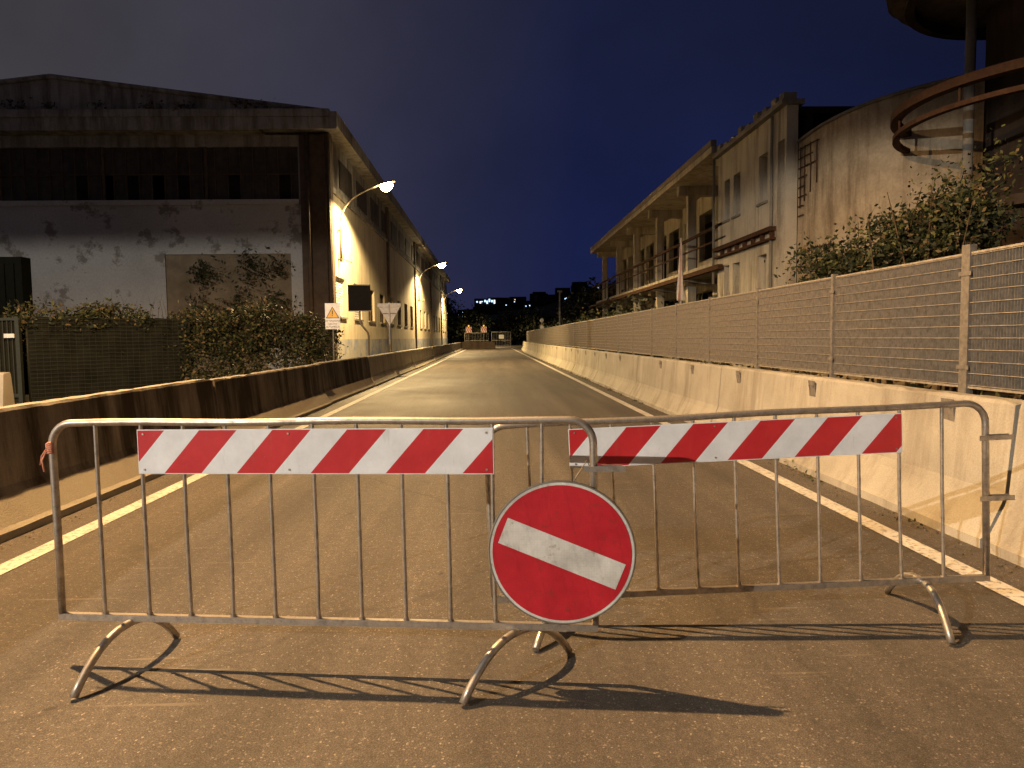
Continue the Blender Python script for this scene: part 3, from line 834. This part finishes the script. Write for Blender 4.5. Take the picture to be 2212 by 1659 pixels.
# ---------------------------------------------------------------- hills, trees, town
b=B(); nx_,ny_=90,26
def hz(x,y):
    t=max(0,min(1,(y-150)/260)); 
    base=14+ .05*max(0,x)+22*math.exp(-((x-110)/60)**2)+10*math.exp(-((x+130)/70)**2)
    return -1+t*t*(3-2*t)*(base+3*math.sin(x*.06)+2.2*math.sin(x*.17+y*.02)+1.2*math.sin(x*.43+1))+t*rng.uniform(0,1.6)
vid=[[b.av((-450+900*i/nx_,140+380*j/ny_,hz(-450+900*i/nx_,140+380*j/ny_))) for i in range(nx_+1)] for j in range(ny_+1)]
for j in range(ny_):
    for i in range(nx_):
        b.f.append([vid[j][i],vid[j][i+1],vid[j+1][i+1],vid[j+1][i]]);b.m.append(b.mi('hill'));b.sm.append(False)
b.finish('hill')
cs=[];b=B()
def tree(x,y,h,r):
    b.tube([(x,y,0),(x+random.uniform(-.3,.3),y,h*.5),(x,y,h*.85)],[.22,.15,.05],'bark',5)
    for _ in range(16):
        a=random.uniform(0,6.28);q=r*random.random()**.5; zz=h*(.35+.6*random.random()); s=1-abs(zz/h-.6)*.9
        cs.append((x+q*s*math.cos(a),y+q*s*math.sin(a),zz))
for _ in range(26): tree(random.uniform(-26,-6),random.uniform(134,170),random.uniform(6,11),3)
for _ in range(40): tree(random.uniform(-8,30),random.uniform(128,185),random.uniform(4,7),2.8)
for _ in range(26): tree(random.uniform(10,34),random.uniform(72,120),random.uniform(6,10),3)
b.finish('distant_tree_trunks')
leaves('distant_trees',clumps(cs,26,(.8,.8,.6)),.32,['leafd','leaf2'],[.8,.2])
root=empty('distant_town'); b=B()
for _ in range(60):
    x=random.gauss(8,26); y=random.uniform(330,400); z=hz(x,y)
    w=random.uniform(2.5,5); h=random.uniform(3,5.5)
    b.box(x-w,x+w,y,y+6,z-2,z+h,'bulk')
    for _ in range(random.choice([0,1,1,2,2])):
        q=x+random.uniform(-w,w-.6); zz=z+random.uniform(1,h-.8)
        b.box(q,q+.45,y-.1,y-.02,zz,zz+.45,'citylight' if random.random()<.75 else 'citywarm')
for i in range(8):
    x=-6+i*1.1+random.uniform(-.3,.3); b.box(x,x+.7,320,320.2,16.6+random.uniform(0,1.4),17.8+random.uniform(0,1.2),'citylight')
b.box(-7,4,320.3,327,8,19.2,'bulk')
b.finish('houses_with_lit_windows',root)

# ---------------------------------------------------------------- world
w=bpy.data.worlds.new('World'); scene.world=w; w.use_nodes=True; nt=w.node_tree
bg=nt.nodes['Background']; out=nt.nodes['World Output']
sky=N(nt,'ShaderNodeTexSky',sky_type='NISHITA'); sky.sun_disc=False; sky.sun_elevation=math.radians(-5); sky.sun_rotation=math.radians(0)
tc=N(nt,'ShaderNodeTexCoord').outputs['Generated']; sp=N(nt,'ShaderNodeSeparateXYZ'); nt.links.new(tc,sp.inputs[0])
vert=ramp(nt,sp.outputs[2],[(0,(.0070,.013,.070)),(.12,(.0085,.0135,.064)),(.35,(.0100,.0130,.044)),(.8,(.010,.012,.030))])
mr=N(nt,'ShaderNodeMapRange'); mr.inputs[1].default_value=.12; mr.inputs[2].default_value=-.55; nt.links.new(sp.outputs[0],mr.inputs[0])
cl=noise(nt,tc,2.2,5,.55)
hz_=mix(nt,mr.outputs[0],vert,(.055,.050,.056))
mr2=N(nt,'ShaderNodeMapRange'); mr2.inputs[1].default_value=.1; mr2.inputs[2].default_value=.6; mr2.inputs[3].default_value=1; mr2.inputs[4].default_value=.5; nt.links.new(sp.outputs[0],mr2.inputs[0])
hz_=mix(nt,1,hz_,ramp(nt,cl,[(.3,.75),(.7,1.25)]),'MULTIPLY')
cc=N(nt,'ShaderNodeMix',data_type='RGBA',blend_type='MULTIPLY'); cc.inputs[0].default_value=1
nt.links.new(hz_,cc.inputs[6]); nt.links.new(mr2.outputs[0],cc.inputs[7])
nt.links.new(cc.outputs[2],bg.inputs[0]); bg.inputs[1].default_value=1
bg2=N(nt,'ShaderNodeBackground'); nt.links.new(sky.outputs[0],bg2.inputs[0]); bg2.inputs[1].default_value=.02
ad=N(nt,'ShaderNodeAddShader'); nt.links.new(bg.outputs[0],ad.inputs[0]); nt.links.new(bg2.outputs[0],ad.inputs[1]); nt.links.new(ad.outputs[0],out.inputs[0])

# ---------------------------------------------------------------- camera
cam=bpy.data.cameras.new('camera'); co=bpy.data.objects.new('camera',cam); COL.objects.link(co)
cam.sensor_width=36; cam.lens=24.9; cam.clip_end=3000; cam.clip_start=.05
R=Matrix.Rotation(math.radians(-1.70),4,'Z')@Matrix.Rotation(math.radians(90-3.74),4,'X')@Matrix.Rotation(math.radians(-.7),4,'Z')
co.matrix_world=Matrix.Translation((0,0,1.47))@R
scene.camera=co
